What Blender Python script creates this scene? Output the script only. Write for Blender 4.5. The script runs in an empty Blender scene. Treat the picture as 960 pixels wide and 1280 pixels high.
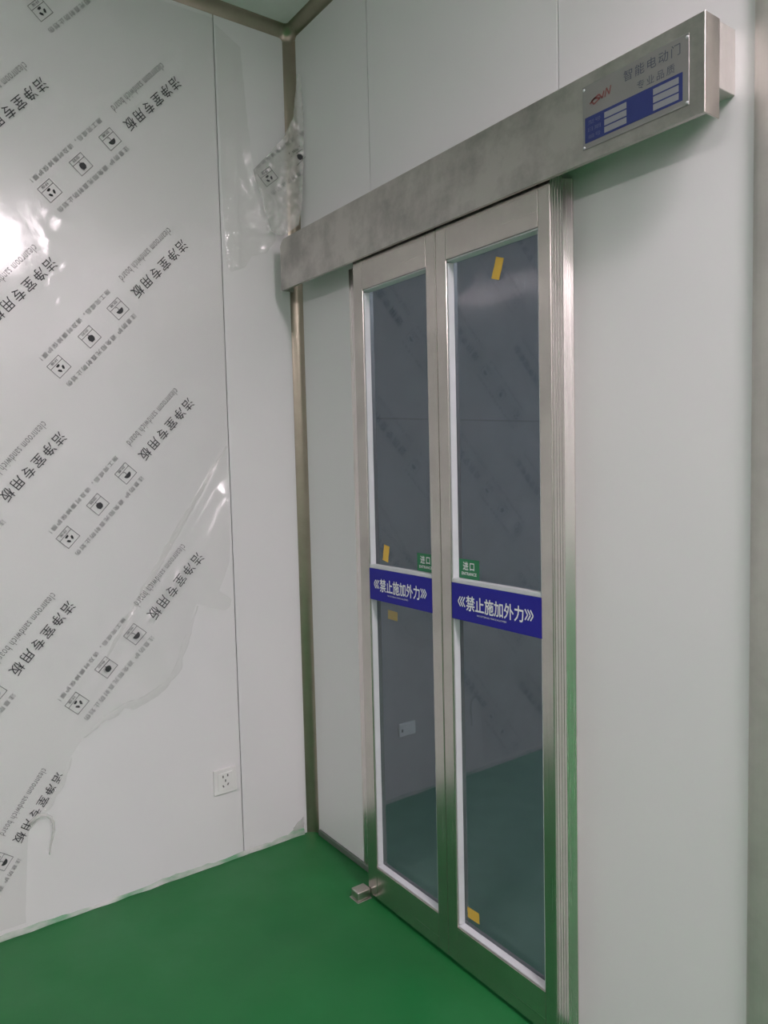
import bpy, bmesh, math, random
from mathutils import Vector, Matrix, noise
from mathutils.geometry import delaunay_2d_cdt
random.seed(4)
SC = bpy.context.scene
COL = SC.collection

# ------------------------------------------------------------------ camera
YAW, PITCH, ROLL, FPX = -0.9464, -0.0662, -0.0239, 929.8
fw = Vector((math.sin(YAW)*math.cos(PITCH), math.cos(YAW)*math.cos(PITCH), math.sin(PITCH)))
rt = Vector((math.cos(YAW), -math.sin(YAW), 0))
up = rt.cross(fw)
RT = math.cos(ROLL)*rt + math.sin(ROLL)*up
UP = -math.sin(ROLL)*rt + math.cos(ROLL)*up
cam = bpy.data.cameras.new('camera')
cam.sensor_fit = 'VERTICAL'; cam.sensor_height = 36.0; cam.lens = 36.0*FPX/1280.0
cam.clip_start = 0.02
cam_o = bpy.data.objects.new('camera', cam); COL.objects.link(cam_o)
M = Matrix.Identity(4)
for i in range(3):
    M[i][0] = RT[i]; M[i][1] = UP[i]; M[i][2] = -fw[i]
M[0][3], M[1][3], M[2][3] = 2.3416, -1.3354, 1.3545
cam_o.matrix_world = M
SC.camera = cam_o

# ------------------------------------------------------------------ world, exposure
w = bpy.data.worlds.new('world'); SC.world = w; w.use_nodes = True
w.node_tree.nodes['Background'].inputs[0].default_value = (.5, .53, .55, 1)
w.node_tree.nodes['Background'].inputs[1].default_value = 0.15
vs = SC.view_settings
vs.view_transform = 'Standard'; vs.look = 'None'; vs.gamma = 1.0; vs.use_curve_mapping = False
vs.exposure = 1.15
LAMP = 22.0            # radiance of the ceiling panels
LAMP_COL = (1.0, 0.855, 0.915)

# ------------------------------------------------------------------ dimensions
H = 2.85
R = 0.042
XR, YB = 8.0, -6.5          # far extents of the room
SEAM_L = -0.285
S1, S2 = 0.4577, 1.1903
HX0, HX1, HZ0, HZ1, HD, HCUT = 0.062, 1.600, 1.945, 2.1126, 0.100, 0.0544
LD, LT = 0.0818, 0.040

# ------------------------------------------------------------------ materials
MAT = {}
def nodes(name):
    m = bpy.data.materials.new(name); m.use_nodes = True
    nt = m.node_tree; b = nt.nodes['Principled BSDF']; MAT[name] = m
    return m, nt, b
def N(nt, t, **kw):
    n = nt.nodes.new(t)
    for k, v in kw.items():
        if k in n.inputs: n.inputs[k].default_value = v
        else: setattr(n, k, v)
    return n
def coords(nt, scale=(1, 1, 1)):
    tc = nt.nodes.new('ShaderNodeTexCoord'); mp = nt.nodes.new('ShaderNodeMapping')
    mp.inputs['Scale'].default_value = scale
    nt.links.new(tc.outputs['Object'], mp.inputs['Vector'])
    return mp.outputs[0]
def ramp(nt, fac, stops):
    r = nt.nodes.new('ShaderNodeValToRGB'); e = r.color_ramp.elements
    while len(e) < len(stops): e.new(.5)
    for i, (p, c) in enumerate(stops):
        e[i].position = p
        e[i].color = (c, c, c, 1) if isinstance(c, (int, float)) else (*c, 1)
    nt.links.new(fac, r.inputs[0]); return r.outputs[0]
def bump(nt, b, height, strength, dist=.002):
    n = N(nt, 'ShaderNodeBump', Strength=strength, Distance=dist)
    nt.links.new(height, n.inputs['Height']); nt.links.new(n.outputs[0], b.inputs['Normal'])
def simple(name, col, rough=.5, metal=0., spec=.5):
    m, nt, b = nodes(name)
    b.inputs['Roughness'].default_value = rough; b.inputs['Metallic'].default_value = metal
    b.inputs['Specular IOR Level'].default_value = spec
    n = N(nt, 'ShaderNodeTexNoise', Scale=9., Detail=3.); nt.links.new(coords(nt), n.inputs['Vector'])
    c0 = tuple(min(1, c*.94) for c in col); c1 = tuple(min(1, c*1.05) for c in col)
    nt.links.new(ramp(nt, n.outputs[0], [(.3, c0), (.7, c1)]), b.inputs['Base Color'])
    return m

# coated steel wall panel
m, nt, b = nodes('panel')
v = coords(nt)
n1 = N(nt, 'ShaderNodeTexNoise', Scale=1.6, Detail=4.); nt.links.new(v, n1.inputs['Vector'])
nt.links.new(ramp(nt, n1.outputs[0], [(.3, (.745, .75, .76)), (.7, (.78, .78, .785))]), b.inputs['Base Color'])
b.inputs['Roughness'].default_value = .34
n2 = N(nt, 'ShaderNodeTexNoise', Scale=55., Detail=2.); nt.links.new(v, n2.inputs['Vector'])
bump(nt, b, n2.outputs[0], .04)
simple('ceiling_panel', (.80, .80, .80), .5)
simple('joint_dark', (.035, .036, .04), .8)
simple('far_joint', (.30, .31, .32), .6)
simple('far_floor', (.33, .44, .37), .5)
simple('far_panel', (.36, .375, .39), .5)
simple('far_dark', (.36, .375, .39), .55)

# brushed stainless steel
def steel(name, col, rough, axis, stain=.25, warm=None):
    m, nt, b = nodes(name)
    b.inputs['Metallic'].default_value = 1.
    sc = {'x': (2, 260, 260), 'z': (260, 260, 2)}[axis]
    g = N(nt, 'ShaderNodeTexNoise', Scale=1., Detail=3.); nt.links.new(coords(nt, sc), g.inputs['Vector'])
    s = N(nt, 'ShaderNodeTexNoise', Scale=7., Detail=6., Roughness=.65); nt.links.new(coords(nt), s.inputs['Vector'])
    smear = ramp(nt, s.outputs[0], [(.36, 1 - stain), (.58, 1.)])
    mix = N(nt, 'ShaderNodeMix', data_type='RGBA', blend_type='MULTIPLY'); mix.inputs[0].default_value = 1
    mix.inputs[6].default_value = (*col, 1); nt.links.new(smear, mix.inputs[7])
    nt.links.new(mix.outputs[2], b.inputs['Base Color'])
    ad = N(nt, 'ShaderNodeMath', operation='MULTIPLY_ADD'); nt.links.new(g.outputs[0], ad.inputs[0])
    ad.inputs[1].default_value = .16; ad.inputs[2].default_value = rough - .08
    nt.links.new(ad.outputs[0], b.inputs['Roughness'])
    bump(nt, b, g.outputs[0], .06, .001)
    return m
steel('steel_h', (.57, .55, .52), .38, 'x', .32)
steel('steel_v', (.60, .57, .53), .33, 'z', .12)
steel('aluminium', (.37, .335, .265), .34, 'z', .12)
steel('column_steel', (.68, .66, .63), .66, 'z', .1)
steel('steel_leaf', (.60, .57, .53), .24, 'z', .12)
steel('steel_rail', (.60, .57, .53), .24, 'x', .12)
steel('steel_edge', (.76, .715, .69), .26, 'z', .08)
simple('bead', (.60, .62, .645), .4)
simple('plastic_white', (.80, .80, .79), .35)
simple('slot', (.16, .16, .16), .6)
simple('ink', (.035, .037, .042), .6)
simple('ink_light', (.20, .205, .21), .6)
simple('ink_mid', (.05, .05, .055), .6)
simple('band_blue', (.022, .022, .30), .5, 0., .18)
simple('white_print', (.82, .84, .86), .5)
simple('sticker_green', (.012, .19, .075), .45)
simple('tape', (.72, .46, .07), .55)
simple('plate', (.30, .30, .29), .45, .6)
simple('plate_blue', (.03, .043, .16), .5, 0., .25)
simple('plate_white', (.24, .255, .275), .5)
simple('plate_caption', (.10, .12, .22), .5)
simple('plate_ink', (.085, .095, .13), .5)
simple('plate_red', (.22, .075, .07), .5)
simple('rubber', (.05, .05, .05), .6)
simple('light_frame', (.8, .8, .8), .4)

# green epoxy floor
m, nt, b = nodes('floor_green')
v = coords(nt)
n1 = N(nt, 'ShaderNodeTexNoise', Scale=2.2, Detail=6., Roughness=.6); nt.links.new(v, n1.inputs['Vector'])
nt.links.new(ramp(nt, n1.outputs[0], [(.25, (.009, .125, .032)), (.55, (.010, .150, .036)), (.8, (.018, .170, .050))]), b.inputs['Base Color'])
n3 = N(nt, 'ShaderNodeTexNoise', Scale=5., Detail=5.); nt.links.new(v, n3.inputs['Vector'])
nt.links.new(ramp(nt, n3.outputs[0], [(.3, .34), (.7, .55)]), b.inputs['Roughness'])
n2 = N(nt, 'ShaderNodeTexNoise', Scale=30., Detail=3.); nt.links.new(v, n2.inputs['Vector'])
bump(nt, b, n2.outputs[0], .12); b.inputs['Specular IOR Level'].default_value = .38

# slopped floor paint and sealant at the wall foot
m, nt, b = nodes('sealant')
n1 = N(nt, 'ShaderNodeTexNoise', Scale=18., Detail=4.); nt.links.new(coords(nt, (1, .5, 1)), n1.inputs['Vector'])
nt.links.new(ramp(nt, n1.outputs[0], [(.35, (.13, .33, .18)), (.5, (.38, .46, .39)), (.65, (.55, .56, .54))]), b.inputs['Base Color'])
b.inputs['Roughness'].default_value = .5
simple('track_dark', (.17, .21, .18), .45, .4)

# protective film: clear sheet with gloss and faint haze
def film_mat(name, haze, tint, bumpy, rough):
    m = bpy.data.materials.new(name); m.use_nodes = True; MAT[name] = m
    nt = m.node_tree; nt.nodes.clear()
    out = nt.nodes.new('ShaderNodeOutputMaterial')
    tr = N(nt, 'ShaderNodeBsdfTransparent'); tr.inputs[0].default_value = (*tint, 1)
    df = N(nt, 'ShaderNodeBsdfDiffuse'); df.inputs[0].default_value = (.72, .73, .70, 1)
    gl = N(nt, 'ShaderNodeBsdfGlossy', Roughness=rough)
    fr = N(nt, 'ShaderNodeFresnel', IOR=1.48)
    v = coords(nt)
    a = N(nt, 'ShaderNodeTexNoise', Scale=26., Detail=4., Roughness=.6, Distortion=.6); nt.links.new(v, a.inputs['Vector'])
    bp = N(nt, 'ShaderNodeBump', Strength=bumpy, Distance=.004); nt.links.new(a.outputs[0], bp.inputs['Height'])
    nt.links.new(bp.outputs[0], gl.inputs['Normal']); nt.links.new(bp.outputs[0], fr.inputs['Normal'])
    h = N(nt, 'ShaderNodeMixShader'); h.inputs[0].default_value = haze
    nt.links.new(tr.outputs[0], h.inputs[1]); nt.links.new(df.outputs[0], h.inputs[2])
    # reflection the same from both faces of the sheet
    geo = nt.nodes.new('ShaderNodeNewGeometry')
    inv = N(nt, 'ShaderNodeMath', operation='SUBTRACT'); inv.inputs[0].default_value = 1
    nt.links.new(geo.outputs['Backfacing'], inv.inputs[1])
    mu = N(nt, 'ShaderNodeMath', operation='MULTIPLY')
    nt.links.new(fr.outputs[0], mu.inputs[0]); nt.links.new(inv.outputs[0], mu.inputs[1])
    s = N(nt, 'ShaderNodeMixShader'); nt.links.new(mu.outputs[0], s.inputs[0])
    nt.links.new(h.outputs[0], s.inputs[1]); nt.links.new(gl.outputs[0], s.inputs[2])
    nt.links.new(s.outputs[0], out.inputs[0])
    return m
film_mat('film', .06, (.985, .985, .982), .10, .13)
film_mat('film_loose', .05, (.97, .972, .965), .8, .09)
film_mat('film_crumpled', .42, (.90, .905, .90), .7, .12)

# tinted door glass
m = bpy.data.materials.new('glass'); m.use_nodes = True; MAT['glass'] = m
nt = m.node_tree; nt.nodes.clear()
out = nt.nodes.new('ShaderNodeOutputMaterial')
tr = N(nt, 'ShaderNodeBsdfTransparent'); tr.inputs[0].default_value = (.84, .87, .89, 1)
gl = N(nt, 'ShaderNodeBsdfGlossy', Roughness=.008); fr = N(nt, 'ShaderNodeFresnel', IOR=1.95)
geo = nt.nodes.new('ShaderNodeNewGeometry')
inv = N(nt, 'ShaderNodeMath', operation='SUBTRACT'); inv.inputs[0].default_value = 1
nt.links.new(geo.outputs['Backfacing'], inv.inputs[1])
mu = N(nt, 'ShaderNodeMath', operation='MULTIPLY'); nt.links.new(fr.outputs[0], mu.inputs[0]); nt.links.new(inv.outputs[0], mu.inputs[1])
s = N(nt, 'ShaderNodeMixShader'); nt.links.new(mu.outputs[0], s.inputs[0])
nt.links.new(tr.outputs[0], s.inputs[1]); nt.links.new(gl.outputs[0], s.inputs[2]); nt.links.new(s.outputs[0], out.inputs[0])

m, nt, b = nodes('lamp_diffuser')
b.inputs['Base Color'].default_value = (.8, .8, .8, 1)
b.inputs['Emission Color'].default_value = (*LAMP_COL, 1); b.inputs['Emission Strength'].default_value = LAMP

m, nt, b = nodes('fill_light')  # emission of the added light behind the glass
b.inputs['Base Color'].default_value = (.8, .8, .8, 1)
b.inputs['Emission Color'].default_value = (.80, .90, 1.08, 1); b.inputs['Emission Strength'].default_value = LAMP*.25

# ------------------------------------------------------------------ helpers
def wloc(o):
    l = Vector((0, 0, 0))
    while o: l += o.location; o = o.parent
    return l
def link(name, me, mat, parent=None, origin=None, smooth=False):
    """me is in world coordinates; the object gets its origin at its base (or at the given point)."""
    if origin is None:
        n = len(me.vertices)
        xs = [v.co for v in me.vertices]
        origin = Vector(((min(c.x for c in xs)+max(c.x for c in xs))/2, (min(c.y for c in xs)+max(c.y for c in xs))/2, min(c.z for c in xs)))
    origin = Vector(origin)
    me.transform(Matrix.Translation(-origin))
    me.name = name
    if not me.materials: me.materials.append(MAT[mat])
    if smooth:
        for p in me.polygons: p.use_smooth = True
    o = bpy.data.objects.new(name, me); COL.objects.link(o)
    o.parent = parent
    o.location = origin - (wloc(parent) if parent else Vector((0, 0, 0)))
    return o
def bm_mesh(bm):
    me = bpy.data.meshes.new('m'); bm.normal_update(); bm.to_mesh(me); bm.free(); return me
def raw(verts, faces):
    me = bpy.data.meshes.new('m'); me.from_pydata([tuple(v) for v in verts], [], faces); me.update(); return me
def add_box(bm, x0, x1, y0, y1, z0, z1, bev=0., seg=2):
    g = bmesh.ops.create_cube(bm, size=1.)
    for v in g['verts']:
        v.co = Vector((x0 + (v.co.x+.5)*(x1-x0), y0 + (v.co.y+.5)*(y1-y0), z0 + (v.co.z+.5)*(z1-z0)))
    if bev > 0:
        es = list({e for v in g['verts'] for e in v.link_edges})
        bmesh.ops.bevel(bm, geom=es, offset=bev, segments=seg, profile=.5, affect='EDGES')
def box(name, x0, x1, y0, y1, z0, z1, mat, parent=None, bev=0., seg=2):
    bm = bmesh.new(); add_box(bm, x0, x1, y0, y1, z0, z1, bev, seg)
    return link(name, bm_mesh(bm), mat, parent)
def empty(name, loc):
    o = bpy.data.objects.new(name, None); o.empty_display_size = .05; COL.objects.link(o); o.location = loc; return o
def tag(o, label=None, cat=None, group=None, kind=None):
    if label: o['label'] = label
    if cat: o['category'] = cat
    if group: o['group'] = group
    if kind: o['kind'] = kind
    return o
def struct(o, label=None):
    o['kind'] = 'structure'
    if label: o['label'] = label
    return o
def text_mesh(body, w, h, spacing=1., bold=0.):
    """flat lettering as (x, y) polygons fitted to a w x h rectangle with its corner at 0, 0"""
    c = bpy.data.curves.new('lettering', 'FONT'); c.body = body; c.size = 1; c.space_character = spacing
    c.offset = bold; c.resolution_u = 3
    o = bpy.data.objects.new('lettering', c); COL.objects.link(o)
    dg = bpy.context.evaluated_depsgraph_get()
    me = bpy.data.meshes.new_from_object(o.evaluated_get(dg))
    bpy.data.objects.remove(o); bpy.data.curves.remove(c)
    xs = [v.co.x for v in me.vertices]; ys = [v.co.y for v in me.vertices]
    x0, x1, y0, y1 = min(xs), max(xs), min(ys), max(ys)
    V = [((v.co.x-x0)/(x1-x0)*w, (v.co.y-y0)/(y1-y0)*h) for v in me.vertices]
    F = [tuple(p.vertices) for p in me.polygons]
    bpy.data.meshes.remove(me)
    return V, F
def quad2(x0, y0, x1, y1): return [(x0, y0), (x1, y0), (x1, y1), (x0, y1)], [(0, 1, 2, 3)]
def poly2(pts): return list(pts), [tuple(range(len(pts)))]
def join2(parts):
    V, F = [], []
    for v, f in parts:
        k = len(V); V += v; F += [tuple(i+k for i in t) for t in f]
    return V, F
def shift2(vf, dx, dy): return [(x+dx, y+dy) for x, y in vf[0]], vf[1]
def stroke2(pts, wd):
    out = []
    for (xa, ya), (xb, yb) in zip(pts, pts[1:]):
        d = Vector((xb-xa, yb-ya)); n = Vector((-d.y, d.x)).normalized()*wd/2
        out.append(poly2([(xa+n.x, ya+n.y), (xa-n.x, ya-n.y), (xb-n.x, yb-n.y), (xb+n.x, yb+n.y)]))
    return join2(out)

# ------------------------------------------------------------------ room shell
bm = bmesh.new(); add_box(bm, -.1, XR+.1, YB-.1, .03, -.08, 0)
struct(link('floor', bm_mesh(bm), 'floor_green'), 'glossy green epoxy floor')
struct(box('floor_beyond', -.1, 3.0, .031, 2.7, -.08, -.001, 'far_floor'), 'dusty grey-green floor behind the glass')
bm = bmesh.new(); add_box(bm, -.1, XR+.1, YB-.1, 2.7, H, H+.08)
struct(link('ceiling', bm_mesh(bm), 'ceiling_panel'), 'pale grey panel ceiling')

wl = struct(box('wall_left', -.10, -.052, YB, .0, 0, H, 'joint_dark'), 'white panel wall half covered in printed protective film')
edges = [0.0, SEAM_L, SEAM_L-1.15, SEAM_L-2.30, SEAM_L-3.45, SEAM_L-4.60, YB]
for a, c in zip(edges, edges[1:]):
    box('panel', -.052, 0, c+.0014, a-.0014, 0, H, 'panel', wl, .001, 1)
wr = struct(box('wall_right', -.1, XR, .052, .070, 2.0, H, 'joint_dark'), 'white panel wall around the sliding door')
lp = [(.0012, 0), (.360, 0), (.360, 1.992), (S1-.0012, 1.992), (S1-.0012, H), (.0012, H)]
V = [(x, 0, z) for x, z in lp] + [(x, .05, z) for x, z in lp]
F = [tuple(range(6)), tuple(range(11, 5, -1))] + [(i, i+6, (i+1) % 6+6, (i+1) % 6) for i in range(6)]
link('panel', raw(V, F), 'panel', wr)
for (xa, xb, z0) in [(S1, S2, 1.992), (S2, 1.70, 0), (1.70, 2.85, 0), (2.85, 4.0, 0), (4.0, 5.15, 0), (5.15, 6.3, 0), (6.3, XR, 0)]:
    box('panel', xa+.0012, xb-.0012, 0, .05, z0, H, 'panel', wr, .001, 1)
wf = struct(box('wall_front', XR, XR+.1, YB, 0, 0, H, 'joint_dark'))
for k in range(5):
    box('panel', XR-.03, XR, YB+k*1.3+.0014, YB+(k+1)*1.3-.0014, 0, H, 'panel', wf, .001, 1)
wb = struct(box('wall_back', 0, XR, YB-.1, YB, 0, H, 'joint_dark'))
for k in range(7):
    box('panel', k*1.14+.0014, (k+1)*1.14-.0014, YB, YB+.03, 0, H, 'panel', wb, .001, 1)

# the room behind the glass, brightened by an added light
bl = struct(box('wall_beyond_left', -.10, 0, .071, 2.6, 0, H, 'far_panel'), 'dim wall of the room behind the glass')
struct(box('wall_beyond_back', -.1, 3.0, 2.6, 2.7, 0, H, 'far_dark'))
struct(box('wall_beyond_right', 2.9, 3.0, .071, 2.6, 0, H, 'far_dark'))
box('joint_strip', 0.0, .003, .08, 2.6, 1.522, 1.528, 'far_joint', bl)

# concave corner coves
def cove(name, axis, a, b_, seg=14, label=None):
    prof = [(R - R*math.cos(t*math.pi/2/seg), R - R*math.sin(t*math.pi/2/seg)) for t in range(seg+1)]
    prof = [(-.001+p*1.02, -.001+q*1.02) for p, q in prof]
    V, F = [], []
    steps = 2
    for s_ in range(steps):
        t = a + (b_-a)*s_/(steps-1)
        for p, q in prof:
            if axis == 'z': V.append((p, -q, t))
            elif axis == 'y': V.append((p, t, H-q))
            else: V.append((t, -p, H-q))
    n = len(prof)
    for i in range(n-1):
        f = (i, i+1, n+i+1, n+i)
        F.append(f)
    me = raw(V, F); bm = bmesh.new(); bm.from_mesh(me); bpy.data.meshes.remove(me)
    c = Vector((R, -R, H/2)) if axis == 'z' else (Vector((R, (a+b_)/2, H-R)) if axis == 'y' else Vector(((a+b_)/2, -R, H-R)))
    for f in bm.faces:
        f.normal_update()
        if f.normal.dot(c - f.calc_center_median()) < 0: f.normal_flip()
    return struct(link(name, bm_mesh(bm), 'aluminium', smooth=True), label)
cove('trim_1', 'z', .0, H-R, label='vertical aluminium cove in the wall corner')
cove('trim_2', 'y', -R, YB, label='aluminium cove between left wall and ceiling')
cove('trim_3', 'x', R, XR, label='aluminium cove between door wall and ceiling')
V, F = [], []
k = 10
for i in range(k+1):
    for j in range(k+1):
        th = i/k*math.pi/2; ph = j/k*math.pi/2
        V.append((R-R*1.02*math.cos(th)*math.cos(ph), -R+R*1.02*math.cos(th)*math.sin(ph), H-R+R*1.02*math.sin(th)))
for i in range(k):
    for j in range(k):
        F.append((i*(k+1)+j, (i+1)*(k+1)+j, (i+1)*(k+1)+j+1, i*(k+1)+j+1))
me = raw(V, F)
struct(link('trim_4', me, 'aluminium', smooth=True), 'rounded aluminium corner piece at the ceiling')

# stainless column at the right edge of the door wall
V, F = [], []
n = 16; x0, x1 = 1.636, 1.79
for z in (0, H):
    for i in range(n+1):
        t = i/n*math.pi
        x = (x0+x1)/2 - math.cos(t)*(x1-x0)/2
        V.append((x, -.002-.018*math.sin(t)**.8, z))
for i in range(n): F.append((i, i+1, n+1+i+1, n+1+i))
struct(link('trim_5', raw(V, F), 'column_steel', smooth=True), 'rounded stainless column beside the door header')

# wall foot: ragged line of paint and sealant on the left, low channel on the right
V, F = [], []
ys = [-.046 - i*.022 for i in range(225)]
for i, y in enumerate(ys):
    h = .013 + .010*noise.noise((y*9., 1.3, 0)) + .006*noise.noise((y*41., 7., 0))
    h += .012*max(0, 1-abs(y+.09)/.10)
    h = max(.004, h)
    wdt = .007 + .004*noise.noise((y*17., 4., 2.))
    V += [(.0005, y, h), (.0032, y, h*.8), (max(.0045, wdt), y, .0006)]
for i in range(len(ys)-1):
    a = i*3
    F += [(a, a+3, a+4, a+1), (a+1, a+4, a+5, a+2)]
struct(link('baseboard_left', raw(V, F), 'sealant', smooth=True), 'ragged pale green sealant line along the floor')
struct(box('baseboard_right', R, .455, -.010, -.0005, 0.0, .020, 'track_dark', None, .002), 'low grey-green floor channel beside the door')
# ------------------------------------------------------------------ ceiling panel lights
def lamp(x, y, label, lx=1.2, ly=.3, mat='lamp_diffuser'):
    t = empty('ceiling_light', (x, y, H-.04)); tag(t, label, 'light', 'ceiling panel lights')
    bm = bmesh.new()
    for (a, b_, c, d) in [(-lx/2-.012, lx/2+.012, -ly/2-.012, -ly/2), (-lx/2-.012, lx/2+.012, ly/2, ly/2+.012),
                          (-lx/2-.012, -lx/2, -ly/2, ly/2), (lx/2, lx/2+.012, -ly/2, ly/2)]:
        add_box(bm, x+a, x+b_, y+c, y+d, H-.04, H)
    link('frame', bm_mesh(bm), 'light_frame', t)
    n_ = 12; V, F = [], []
    for xx in (x-lx/2, x+lx/2):
        for i in range(n_+1):
            t_ = math.pi*i/n_
            V.append((xx, y-math.cos(t_)*ly/2, H-.004-.070*math.sin(t_)**.7))
    for i in range(n_): F.append((i, i+1, n_+2+i, n_+1+i))
    F += [tuple(range(n_+1)), tuple(range(n_+1, 2*n_+2))]
    link('diffuser', raw(V, F), mat, t)
lamp(3.02, -.49, 'ceiling panel light close to the door wall')
lamp(2.35, -3.45, 'ceiling panel light in the rear of the room')
lamp(6.10, -.49, 'unseen panel light added far down the door wall')  # added out of view so distant light reaches the walls more than the floor
lamp(5.60, -3.45, 'unseen panel light added in the far rear corner')  # second added distant light, likewise to lift the walls
lamp(2.05, 1.75, 'dim unseen light added to the room behind the glass', 1.2, .3, 'fill_light')  # added outside the view to brighten what shows through the glass

# ------------------------------------------------------------------ door casing, leaves
tc = empty('trim_6', (1.2, 0, 0)); struct(tc, 'stainless casing around the door opening')
jp = [(1.165, .049), (1.189, .049), (1.189, -.0006), (1.2316, -.0006), (1.2316, -.003), (1.2080, -.038), (1.165, -.038)]
nj = len(jp)
bm = bmesh.new(); me = raw([(x, y, 0) for x, y in jp] + [(x, y, 1.968) for x, y in jp], [tuple(range(nj)), tuple(range(nj, 2*nj))] + [(i, (i+1) % nj, nj+(i+1) % nj, nj+i) for i in range(nj)])
bm.from_mesh(me); bpy.data.meshes.remove(me); bmesh.ops.recalc_face_normals(bm, faces=bm.faces)
link('jamb', bm_mesh(bm), 'steel_edge', tc)
box('jamb', .335, .432, -.006, -.001, 0, 1.968, 'steel_edge', tc, .001)
box('head', .3615, 1.189, -.006, .049, 1.97, 1.990, 'steel_h', tc, .0015)

def leaf(name, x0, x1, gx0, gx1, label):
    y0, y1 = -LD, -LD+LT
    z0, z1, gz0, gz1 = .012, 1.985, .112, 1.860
    t = empty(name, ((x0+x1)/2, (y0+y1)/2, z0)); struct(t, label)
    box('stile', x0, gx0, y0, y1, z0, z1, 'steel_leaf', t, .0022)
    box('stile', gx1, x1, y0, y1, z0, z1, 'steel_leaf', t, .0022)
    box('rail', gx0, gx1, y0, y1, z0, gz0, 'steel_rail', t, .0008)
    box('rail', gx0, gx1, y0, y1, gz1, z1, 'steel_rail', t, .0008)
    yg = y0+.020
    box('glass_pane', gx0+.001, gx1-.001, yg, yg+.006, gz0+.001, gz1-.001, 'glass', t)
    bw = .0085
    def bead(pr, ax, a, b_):
        # sloped bead: square back, chamfered front
        V, F = [], []
        for s_ in (a, b_):
            for (p, q) in pr:
                V.append((p, q, s_) if ax == 'z' else (s_, q, p))
        n_ = len(pr)
        for i in range(n_): F.append((i, (i+1) % n_, n_+(i+1) % n_, n_+i))
        F += [tuple(range(n_))[::-1], tuple(range(n_, 2*n_))]
        me = raw(V, F); bm = bmesh.new(); bm.from_mesh(me); bmesh.ops.recalc_face_normals(bm, faces=bm.faces); bpy.data.meshes.remove(me)
        link('glazing_bead', bm_mesh(bm), 'bead', t)
    yf = y0+.004
    e = .0006
    bead([(gx0+e, yf), (gx0+.004, yf), (gx0+bw, yg-.002), (gx0+bw, yg-e), (gx0+e, yg-e)], 'z', gz0+bw, gz1-bw)
    bead([(gx1-e, yf), (gx1-.004, yf), (gx1-bw, yg-.002), (gx1-bw, yg-e), (gx1-e, yg-e)], 'z', gz0+bw, gz1-bw)
    bead([(gz0+e, yf), (gz0+.004, yf), (gz0+bw, yg-.002), (gz0+bw, yg-e), (gz0+e, yg-e)], 'x', gx0+e, gx1-e)
    bead([(gz1-e, yf), (gz1-.004, yf), (gz1-bw, yg-.002), (gz1-bw, yg-e), (gz1-e, yg-e)], 'x', gx0+e, gx1-e)
    return t
dl = leaf('door_1', .4715, .8520, .5195, .8120, 'left leaf of the glazed stainless sliding door')
dr = leaf('door_2', .8535, 1.2355, .8925, 1.2000, 'right leaf of the glazed stainless sliding door')
# ribbed seal on the exposed edge of the right leaf
for k_ in range(4):
    y = -LD+.006+k_*.009
    box('edge_seal', 1.2355, 1.2362, y, y+.0075, .02, 1.98, 'steel_edge', dr, .0003, 1)
box('edge_seal', .8523, .8532, -.075, -.048, .02, 1.98, 'rubber', dl)

# ------------------------------------------------------------------ header over the door
hd = empty('door_header', ((HX0+HX1)/2, -HD/2, HZ0))
tag(hd, 'long brushed stainless header box mounted above the glazed sliding door', 'door header')
# front sheet with a softly bent left end
n = 40
V, F = [], []
def zt(x):
    t = max(0., 1-(x-HX0)/.030)
    return HZ1 - .022*t*t
xs = [HX0 + (HX1-HX0)*(i/n)**2.2 for i in range(n+1)]
for x in xs:
    V += [(x, -HD, HZ0), (x, -HD, zt(x)), (x, -HD+.0025, HZ0), (x, -HD+.0025, zt(x))]
for i in range(n):
    a = i*4; c = a+4
    F += [(a, c, c+1, a+1), (a+2, a+3, c+3, c+2), (a+1, c+1, c+3, a+3), (a, a+2, c+2, c)]
F += [(0, 1, 3, 2), (n*4, n*4+2, n*4+3, n*4+1)]
fc = link('front_cover', raw(V, F), 'steel_h', hd)
box('top_cover', HX0+.032, HX1, -HD+.003, -HCUT, HZ1-.0025, HZ1, 'steel_h', hd)
box('bottom_lip', HX0, HX1-.003, -HD+.003, -HD+.010, HZ0, HZ0+.002, 'steel_h', hd)
box('end_cap', HX1-.0022, HX1+.0008, -HD-.0005, -HCUT, HZ0-.001, HZ1+.0005, 'steel_v', hd, .0006, 1)
box('end_cap', HX0, HX0+.0025, -HD+.003, -HCUT, HZ0, HZ1-.024, 'steel_v', hd)
box('mounting_beam', HX0+.004, HX1-.001, -HCUT+.0005, -.0005, 1.9975, HZ1-.001, 'column_steel', hd, .001, 1)

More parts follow.
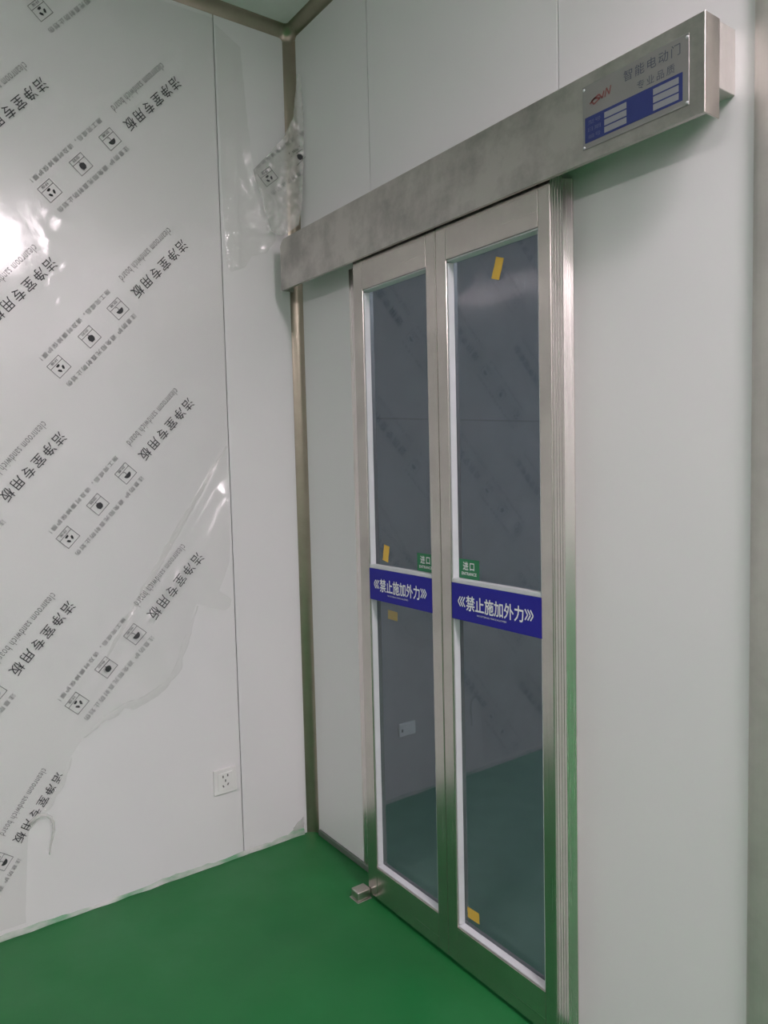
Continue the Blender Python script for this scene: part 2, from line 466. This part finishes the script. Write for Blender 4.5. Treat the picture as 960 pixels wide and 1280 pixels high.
# nameplate riveted to the header
yP = -HD-.0015
npl = box('nameplate', 1.340, 1.5715, yP, -HD-.0002, 1.9675, 2.0895, 'plate', hd, .0005, 1)
npl['label'] = 'metal nameplate with blue table and faded lettering'
def flat(name, vf, ox, oz, y, mat, parent, sx=1, sz=1, thick=0.):
    V, F = [], []
    for k_, (dx, dz) in enumerate([(0, 0)] if not thick else [(-thick, 0), (thick, 0), (0, thick), (0, -thick)]):
        F += [tuple(i+len(V) for i in f) for f in vf[1]]
        V += [(ox+x*sx+dx, y-k_*.00012, oz+z*sz+dz) for x, z in vf[0]]
    me = raw(V, F); bm = bmesh.new(); bm.from_mesh(me); bpy.data.meshes.remove(me)
    for f in bm.faces:
        f.normal_update()
        if f.normal.y > 0: f.normal_flip()
    return link(name, bm_mesh(bm), mat, parent)
for (x, z) in [(1.3435, 2.083), (1.3435, 1.972), (1.568, 2.083), (1.568, 1.972)]:
    bm = bmesh.new(); bmesh.ops.create_icosphere(bm, subdivisions=2, radius=.0028)
    for v_ in bm.verts: v_.co = Vector((x+v_.co.x, yP+v_.co.y*.5, z+v_.co.z))
    link('rivet', bm_mesh(bm), 'bead', npl, smooth=True)
flat('printed_table', quad2(0, 0, .2135, .049), 1.346, 1.979, yP-.0003, 'plate_blue', npl)
for (xa, xb) in [(1.3925, 1.4433), (1.5005, 1.5520)]:
    for r_ in range(3):
        flat('table_row', quad2(0, 0, xb-xa, .0112), xa, 1.9835+r_*.0138, yP-.0006, 'plate_white', npl)
flat('row_captions', join2([shift2(text_mesh(s_, .030, .008), 0, r_*.0138) for r_, s_ in enumerate(('编号', '日期', '型号'))]), 1.354, 1.985, yP-.0006, 'plate_caption', npl)
flat('lettering', text_mesh('智能电动门', .118, .020, 1.25), 1.437, 2.0600, yP-.0004, 'plate_ink', npl)
flat('lettering', text_mesh('专业品质', .078, .016, 1.3), 1.466, 2.0335, yP-.0004, 'plate_ink', npl)
flat('logo', join2([stroke2([(0, .004), (.012, .011), (.024, .006), (.010, 0), (.004, .008), (.022, .014), (.030, .004), (.034, .016)], .0032),
                    stroke2([(.036, .003), (.040, .019), (.046, .005), (.050, .020)], .0026)]), 1.358, 2.0475, yP-.0004, 'plate_red', npl)

# ------------------------------------------------------------------ signs on the glass
def warning_band(x0, x1, label):
    y1 = -LD+.0195; y0 = -LD+.0005
    t = empty('warning_band', ((x0+x1)/2, y0, .948)); tag(t, label, 'sign', 'blue warning bands on the door glass')
    box('band', x0+.0006, x1-.0006, y0, y1, .948, 1.0415, 'band_blue', t, .0006, 1)
    box('top_edge', x0+.0006, x1-.0006, y0+.001, y1, 1.0418, 1.0530, 'bead', t, .001, 1)
    cx = (x0+x1)/2; yy = y0-.0004; sw = .196*(x1-x0)/.3075
    flat('lettering', text_mesh('禁止施加外力', sw, .0375, 1.0), cx-sw/2, .9765, yy, 'white_print', t, thick=.0007)
    flat('caption', text_mesh('NO EXTERNAL FORCE ALLOWED', sw*.52, .0042), cx-sw*.30, .9665, yy, 'white_print', t)
    def chev(d):
        out = []
        for i in range(3):
            o = i*.0085
            out.append(stroke2([(d*o, .0), (d*(o+.0085), .0125), (d*o, .025)], .0036))
        return join2(out)
    k_ = sw/.196
    flat('chevrons', chev(1), cx+sw/2+.005, .984, yy, 'white_print', t, k_)
    flat('chevrons', chev(-1), cx-sw/2-.005, .984, yy, 'white_print', t, k_)
warning_band(.5195, .8120, 'blue warning sign with white lettering across the left glass door leaf')
warning_band(.8925, 1.2000, 'blue warning sign with white lettering across the right glass door leaf')
YG = -LD+.020
def entrance(x0, x1, z0, z1, label):
    t = empty('entrance_sticker', ((x0+x1)/2, YG, z0)); tag(t, label, 'sticker', 'green entrance stickers')
    box('backing', x0, x1, YG-.0008, YG-.0001, z0, z1, 'sticker_green', t)
    ww = x1-x0; hh = z1-z0
    flat('lettering', text_mesh('进口', ww*.56, hh*.42, 1.25), x0+ww*.20, z0+hh*.44, YG-.0011, 'white_print', t, thick=.0004)
    flat('lettering', text_mesh('ENTRANCE', ww*.74, hh*.15, 1.1), x0+ww*.13, z0+hh*.18, YG-.0011, 'white_print', t, thick=.0003)
entrance(.7275, .8015, 1.0535, 1.103, 'green entrance sticker on the left glass leaf, half hidden by its frame')
entrance(.9030, .9770, 1.0535, 1.103, 'green entrance sticker in the lower left of the right upper glass')
def tape(cx, cz, wd, ht, ang, label, y=None, front=True):
    n_ = 6; V, F = [], []
    y = YG-.0006 if front else YG+.0066
    c, s_ = math.cos(ang), math.sin(ang)
    pts = []
    for i in range(n_+1):
        a = -wd/2 + random.uniform(-.0008, .0008); z = -ht/2+ht*i/n_
        pts.append((a, z, wd/2+random.uniform(-.0008, .0008)))
    for (a, z, b_) in pts:
        for (xx, dy) in ((a, 0), (0, -.0004 if front else .0004), (b_, 0)):
            V.append((cx+xx*c-z*s_, y+dy, cz+xx*s_+z*c))
    m_ = len(V)
    V += [(x, yy+(.0004 if front else -.0004), z) for x, yy, z in V]
    for i in range(n_):
        for j in range(2):
            a = i*3+j
            F += [(a, a+1, a+4, a+3), (m_+a, m_+a+3, m_+a+4, m_+a+1)]
    o = link('tape_strip', raw(V, F), 'tape'); tag(o, label, 'tape', 'yellow tape strips on the door glass')
tape(1.0563, 1.805, .027, .050, -.34, 'short yellow tape strip near the top of the right glass leaf')
tape(.5800, 1.0885, .027, .048, -.20, 'short yellow tape strip above the blue sign on the left leaf')
tape(.5965, .9050, .047, .027, -.02, 'dull yellow tape strip just below the blue sign on the left leaf', front=False)
tape(.9345, .1585, .045, .029, .04, 'short yellow tape strip at the bottom of the right glass leaf')

# ------------------------------------------------------------------ power socket on the left wall
def socket(name, y0, y1, z0, z1, x, label):
    t = empty(name, (x, (y0+y1)/2, z0)); tag(t, label, 'socket')
    box('faceplate', x+.0002, x+.0085, y0, y1, z0, z1, 'plastic_white', t, .002, 3)
    cy, cz = (y0+y1)/2, (z0+z1)/2; k_ = (y1-y0)/.082
    box('insert', x+.0082, x+.0100, cy-.027*k_, cy+.027*k_, cz-.030*(z1-z0)/.086, cz+.030*(z1-z0)/.086, 'plastic_white', t, .0008, 1)
    return t, cy, cz
t, cy, cz = socket('power_socket', -.3885, -.3065, .242, .328, 0, 'white square power socket on the left wall near the floor')
for (dy, dz, a) in [(-.0085, .017, 0), (.0085, .019, 0), (0.0, .002, .0), (-.0085, -.016, .5), (.0085, -.012, -.5)]:
    bm = bmesh.new(); add_box(bm, -.001, .0004, -.0022, .0022, -.0042, .0042)
    for v_ in bm.verts:
        y, z = v_.co.y, v_.co.z
        v_.co = Vector((.0103+v_.co.x, cy+dy+y*math.cos(a)-z*math.sin(a), cz+dz+y*math.sin(a)+z*math.cos(a)))
    link('slot', bm_mesh(bm), 'slot', t)
t, cy, cz = socket('wall_outlet', .398, .478, .257, .310, 0, 'small white outlet seen through the left glass leaf')
box('slot', .0098, .0104, cy-.032, cy-.024, cz-.008, cz+.004, 'slot', t)

# ------------------------------------------------------------------ floor guide at the door's left foot
t = empty('floor_guide', (.463, -.106, 0)); tag(t, 'small bent steel floor guide block beside the left door leaf', 'door guide')
V = []; prof = [(-.130, 0), (-.130, .026), (-.126, .031), (-.088, .031), (-.0835, .027), (-.0835, 0)]
bm = bmesh.new(); add_box(bm, .444, .484, -.130, -.0825, .002, .031, .004, 3)
link('block', bm_mesh(bm), 'steel_v', t, smooth=True)
box('foot_plate', .440, .489, -.134, -.0825, 0, .0022, 'steel_h', t, .0006, 1)

# ------------------------------------------------------------------ protective film
def pin(p, poly):
    x, y = p; r_ = False; j = len(poly)-1
    for i in range(len(poly)):
        xi, yi = poly[i]; xj, yj = poly[j]
        if (yi > y) != (yj > y) and x < (xj-xi)*(y-yi)/(yj-yi)+xi: r_ = not r_
        j = i
    return r_
def resample(poly, step, jit=0., closed=True):
    out = []
    n_ = len(poly)
    for i in range(n_ if closed else n_-1):
        a = Vector(poly[i]); c = Vector(poly[(i+1) % n_]); L = (c-a).length; k_ = max(1, int(L/step))
        for q in range(k_):
            p = a.lerp(c, q/k_)
            if jit and q: p += Vector((noise.noise((p.x*60, p.y*60, 1))*jit, noise.noise((p.x*60, p.y*60, 5))*jit))
            out.append((p.x, p.y))
    return out
def sheet(poly, step):
    pts = [Vector(p) for p in poly]; n_ = len(pts)
    u0, u1 = min(p.x for p in pts), max(p.x for p in pts); v0, v1 = min(p.y for p in pts), max(p.y for p in pts)
    u = u0+step/2
    row = 0
    while u < u1:
        v_ = v0 + (step/2 if row % 2 else step)
        while v_ < v1:
            if pin((u, v_), poly): pts.append(Vector((u, v_)))
            v_ += step
        u += step; row += 1
    r_ = delaunay_2d_cdt(pts, [(i, (i+1) % n_) for i in range(n_)], [list(range(n_))], 1, 1e-6)
    return [(p.x, p.y) for p in r_[0]], [tuple(f) for f in r_[2]]
def orient(me, nrm):
    bm = bmesh.new(); bm.from_mesh(me)
    for f in bm.faces:
        f.normal_update()
        if f.normal.dot(nrm) < 0: f.normal_flip()
    bm.to_mesh(me); bm.free()

# one printed repeat of the film: a runs along the writing, b is up from its baseline
def half_disc(cx, cy, r_): return poly2([(cx+r_*math.cos(t*math.pi/12), cy+r_*math.sin(t*math.pi/12)) for t in range(13)])
def frame2(cx, cy, wd, ht, th):
    x0, x1, y0, y1 = cx-wd/2, cx+wd/2, cy-ht/2, cy+ht/2
    ys_ = y0+.014
    return join2([quad2(x0, y0, x1, y0+th), quad2(x0, y1-th, x1, y1), quad2(x0, y0, x0+th, y1), quad2(x1-th, y0, x1, y1), quad2(x0, ys_, x1, ys_+th)])
ICON = []
for k_, (ca, cb) in enumerate([(.301, -.006), (.428, -.008), (.558, -.011)]):
    fr_ = frame2(ca, cb, .050, .048, .0013)
    cap = shift2(text_mesh(['防潮', '勿划', '环保'][k_], .026, .008), ca-.013, cb-.0215)
    by = cb+.004
    if k_ == 0: g = join2([half_disc(ca, by, .0125), quad2(ca-.0008, by-.010, ca+.0008, by), quad2(ca, by-.011, ca+.005, by-.0095)])
    elif k_ == 1: g = join2([poly2([(ca-.010, by-.003), (ca-.002, by-.008), (ca+.007, by-.006), (ca+.010, by+.003), (ca+.006, by+.012), (ca-.005, by+.012), (ca-.010, by+.006)]), quad2(ca-.0006, by-.0125, ca+.0010, by-.006)])
    else:
        g = []
        for q in range(3):
            t0 = q*2*math.pi/3
            ring = [(ca+.012*math.cos(t0+i*.3), by+.001+.012*math.sin(t0+i*.3)) for i in range(5)]
            inn = [(ca+.0055*math.cos(t0+i*.3), by+.001+.0055*math.sin(t0+i*.3)) for i in range(5)]
            g.append((ring+inn, [(i, i+1, 6+i, 5+i) for i in range(4)]))
        g = join2(g)
    ICON.append(join2([fr_, cap, g]))
UNIT = [('printed_title', 'ink', shift2(text_mesh('洁净室专用板', .250, .0355, 1.25), -.018, -.018)),
        ('printed_line', 'ink_mid', shift2(text_mesh('cleanroom sandwich board', .236, .0225, 1.15, -.014), -.010, -.068)),
        ('printed_note', 'ink_light', shift2(text_mesh('施工完成后，请及时撕掉保护膜！', .298, .0145, 1.3), .280, -.066)),
        ('printed_note', 'ink_light', shift2(text_mesh('注意防护 避免阳光直射防止划伤', .308, .0145, 1.3), .275, .034)),
        ('pictogram', 'ink', ICON[0]), ('pictogram', 'ink', ICON[1]), ('pictogram', 'ink', ICON[2])]
DD = Vector((-.68, -.733)).normalized(); NN = Vector((-DD.y, DD.x))
def print_unit(ou, ov, poly, place, nrm, parent, dd=DD, nn=NN, scale=1., mats=None):
    for nm, mt, (V2, F2) in UNIT:
        pts = [(ou+(a*dd.x+b_*nn.x)*scale, ov+(a*dd.y+b_*nn.y)*scale) for a, b_ in V2]
        keep = []
        for f in F2:
            c = (sum(pts[i][0] for i in f)/len(f), sum(pts[i][1] for i in f)/len(f))
            if pin(c, poly): keep.append(f)
        if len(keep) < max(4, .03*len(F2)): continue
        used = sorted({i for f in keep for i in f}); mp = {o_: i for i, o_ in enumerate(used)}
        me = raw([place(*pts[i]) for i in used], [tuple(mp[i] for i in f) for f in keep])
        orient(me, nrm)
        link(nm, me, (mats or {}).get(mt, mt), parent)

# large sheet on the left wall, torn away to the right
TORN = [(-.288, 1.577), (-.294, 1.43), (-.296, 1.309), (-.303, 1.201), (-.318, 1.04), (-.357, .944), (-.330, .925), (-.315, .911), (-.322, .888), (-.339, .876),
        (-.365, .884), (-.393, .894), (-.433, .91), (-.464, .84), (-.49, .786), (-.517, .719), (-.549, .678), (-.619, .639), (-.675, .63), (-.744, .597), (-.799, .547),
        (-.837, .495), (-.865, .435), (-.89, .398), (-.912, .363), (-.937, .339), (-.958, .311), (-.968, .242), (-.975, .157), (-.982, .030)]
poly = [(-.283, 2.805), (-.281, 2.55), (-.286, 2.30), (-.280, 2.18), (-.287, 2.05), (-.284, 1.85)] + TORN + [(-1.432, .030), (-1.432, 2.805)]
EDGE_A, EDGE_B = Vector((-.294, 1.43)), Vector((-.80, .647))
edir = (EDGE_B-EDGE_A).normalized(); enrm = Vector((-edir.y, edir.x))
if enrm.dot(Vector((-.4, .9))-EDGE_A) < 0: enrm = -enrm
def film_x(u, v_):
    x = .0016 + .0006*noise.noise((u*14, v_*9, 0))
    p = Vector((u, v_))
    s_ = (p-EDGE_A).dot(enrm); t = (p-EDGE_A).dot(edir)
    if s_ > 0 and -.05 < t < 1.2:
        k_ = min(1, (t+.05)/.2)*min(1, max(0, 1.2-t)/.3)
        x += k_*(.030*(1-math.exp(-(s_/.05)**2*.5)) + .05*s_ + .010*noise.noise((u*8, v_*5, 3))*min(1, s_/.06))
        x += k_*.010*math.exp(-((s_-.012)/.010)**2)
    # creased strip near the panel joint
    if v_ > 1.45 and u > -.36:
        k_ = (u+.36)/.08
        x += k_*.005*max(0, noise.noise((u*30, v_*16, 8))+.15)
    # creases below the lamp's reflection
    k_ = math.exp(-((u+.795)/.03)**2)*math.exp(-((v_-2.02)/.16)**2)
    x += k_*.0065*noise.noise((u*42, v_*30, 2))
    k_ = math.exp(-((u+.50)/.02)**2)*math.exp(-((v_-1.85)/.2)**2)
    x += k_*.0045*noise.noise((u*42, v_*28, 12))
    return max(.0012, x)
po = resample(poly, .03, .004)
V2, F2 = sheet(po, .0125)
t = empty('protective_film', (0, -.9, .03)); tag(t, 'large clear protective film with black print, torn off along its lower right edge', 'film')
me = raw([(film_x(u, v_), u, v_) for u, v_ in V2], F2); orient(me, Vector((1, 0, 0)))
sh = link('sheet', me, 'film', t, smooth=True)
place = lambda u, v_: (film_x(u, v_)+.0007, u, v_)
for c in range(0, 3):
    for r_ in range(-1, 7):
        if (c, r_) == (1, 4):      # the torn corner has slipped, turning its print
            d4 = Vector((-.604, -.797)); n4 = Vector((.797, -.604))
            print_unit(-.874, .437, poly, place, Vector((1, 0, 0)), t, d4, n4, .86)
            continue
        print_unit(-.423-.398*c, 2.562-.5025*r_-.111*c, poly, place, Vector((1, 0, 0)), t)
def rim(pts, wd, nm='folded_rim'):
    pts = resample(pts, .008, .003, False) + [pts[-1]]
    V, F = [], []
    m_ = len(pts)
    for i, (u, v_) in enumerate(pts):
        a = Vector(pts[min(i+1, m_-1)])-Vector(pts[max(i-1, 0)]); n_ = Vector((a.y, -a.x)).normalized()
        k_ = math.sin(math.pi*min(1, max(.03, i/(m_-1))))**.5*(1+.5*noise.noise((u*30, v_*30, 6)))
        b0 = film_x(u, v_)
        for q, lift in ((-.1, .001), (.35, .010), (.75, .007), (1., .0005)):
            V.append((b0*(.5+.5*(1-q)) + lift*(1+.6*noise.noise((u*50+q, v_*50, 1))) + .001, u+n_.x*wd*q*k_, v_+n_.y*wd*q*k_))
    for i in range(m_-1):
        for j in range(3):
            a = i*4+j; F.append((a, a+1, a+5, a+4))
    me = raw(V, F); orient(me, Vector((1, 0, 0)))
    link(nm, me, 'film_loose', t, smooth=True)
rim([(-.433, .905), (-.464, .84), (-.49, .786), (-.517, .719), (-.549, .678), (-.619, .639), (-.675, .63), (-.744, .597), (-.799, .547)], -.030)
rim([(-.837, .495), (-.865, .435), (-.89, .398), (-.912, .363), (-.937, .339), (-.958, .311)], -.018)
rim([(-.294, 1.42), (-.36, 1.32), (-.45, 1.18), (-.54, 1.04), (-.63, .905), (-.72, .77)], .016, 'crease')
# curled strip hanging from the tear
CURL = [(-.958, .322), (-.945, .337), (-.930, .344), (-.913, .341), (-.902, .330), (-.896, .312), (-.895, .289), (-.900, .265), (-.906, .238), (-.909, .215)]
V, F = [], []
for i, (u, v_) in enumerate(CURL):
    w_ = .016*(1-.075*i); d_ = .004+.012*math.sin(i/9*math.pi)
    a = Vector(CURL[min(i+1, 9)])-Vector(CURL[max(i-1, 0)]); n_ = Vector((-a.y, a.x)).normalized()
    V += [(d_, u+n_.x*w_*.4, v_+n_.y*w_*.4), (d_+.008, u, v_), (d_+.002, u-n_.x*w_*.5, v_-n_.y*w_*.5)]
for i in range(9):
    a = i*3; F += [(a, a+1, a+4, a+3), (a+1, a+2, a+5, a+4)]
me = raw(V, F); orient(me, Vector((1, 0, 0)))
link('curled_strip', me, 'film_crumpled', t, smooth=True)

# half-peeled sheet on the narrow panel by the corner
poly2_ = [(-.280, 2.789), (-.192, 2.74), (-.171, 2.383), (-.135, 2.258), (-.094, 2.123), (-.129, 2.077), (-.184, 2.059), (-.206, 2.021), (-.256, 2.001), (-.272, 2.025), (-.277, 2.257), (-.279, 2.536)]
def film2_x(u, v_):
    k_ = max(0, min(1, (2.80-v_)/.5))
    e = (u+.28)/.15
    x = .003 + k_*(.010*e + .020*math.exp(-((u+.232+.02*(2.3-v_))/.010)**2) + .010*noise.noise((u*18, v_*6, 5)) + .004*noise.noise((u*50, v_*22, 11)))
    if v_ < 2.14: x += .012*abs(noise.noise((u*35, v_*20, 2)))
    if u > -.171+(2.383-v_)*.30-.016 and v_ < 2.42: x += .010
    return max(.0022, x)
t = empty('hanging_film', (0, -.19, 2.0)); tag(t, 'wrinkled clear film peeling off the narrow panel and bunched over the corner cove', 'film')
V2, F2 = sheet(resample(poly2_, .02, .004), .012)
me = raw([(film2_x(u, v_), u, v_) for u, v_ in V2], F2); orient(me, Vector((1, 0, 0)))
link('sheet', me, 'film_loose', t, smooth=True)

# crumpled piece draped in front of the corner cove
Sv = Vector((.05, .11)); SL = Sv.length; sn = Vector((Sv.y, -Sv.x)).normalized()     # towards the room
F3 = [(.934, 2.67), (.85, 2.604), (.761, 2.524), (.476, 2.461), (.06, 2.406), (-.238, 2.37), (-.398, 2.353), (-.201, 2.267), (.055, 2.149), (.227, 2.135), (.363, 2.136),
      (.548, 2.148), (.827, 2.171), (.932, 2.228), (.977, 2.313), (1.056, 2.447), (1.045, 2.579), (1.002, 2.671)]
poly3 = [(s_*SL, z) for s_, z in F3]
def place3(u, v_, lift=0.):
    d_ = lift + .008*noise.noise((u*30, v_*14, 1)) + .006*noise.noise((u*60, v_*40, 9)) + .012*max(0, 1-abs(v_-2.22)/.10)*abs(noise.noise((u*40, v_*25, 4)))
    if u < .02: d_ -= .010*(.02-u)/.07
    p = Vector((.026, -.12)) + Sv*(u/SL) + sn*(d_+.004)
    return (max(.004, p.x), min(-.004, p.y), v_)
V2, F2 = sheet(resample(poly3, .012, .003), .008)
me = raw([place3(u, v_) for u, v_ in V2], F2); orient(me, Vector((sn.x, sn.y, 0)))
link('crumpled_end', me, 'film_crumpled', t, smooth=True)
d3 = Vector((-.80, -.60)); n3_ = Vector((.60, -.80))
o3 = Vector((.002, 2.329)) - d3*.558 + n3_*.011
print_unit(o3.x, o3.y, poly3, lambda u, v_: place3(u, v_, .0012), Vector((sn.x, sn.y, 0)), t, d3, n3_)

# small scrap of film left at the foot of the corner
sp = [(-.047, .067), (-.071, .052), (-.090, .036), (-.091, .024), (-.047, .024)]
V2, F2 = sheet(resample(sp, .008, .001), .008)
me = raw([(.004+.004*noise.noise((u*60, v_*60, 0)), u, v_) for u, v_ in V2], F2); orient(me, Vector((1, 0, 0)))
tag(link('film_scrap', me, 'film_crumpled', smooth=True), 'small scrap of clear film at the foot of the corner', 'film')
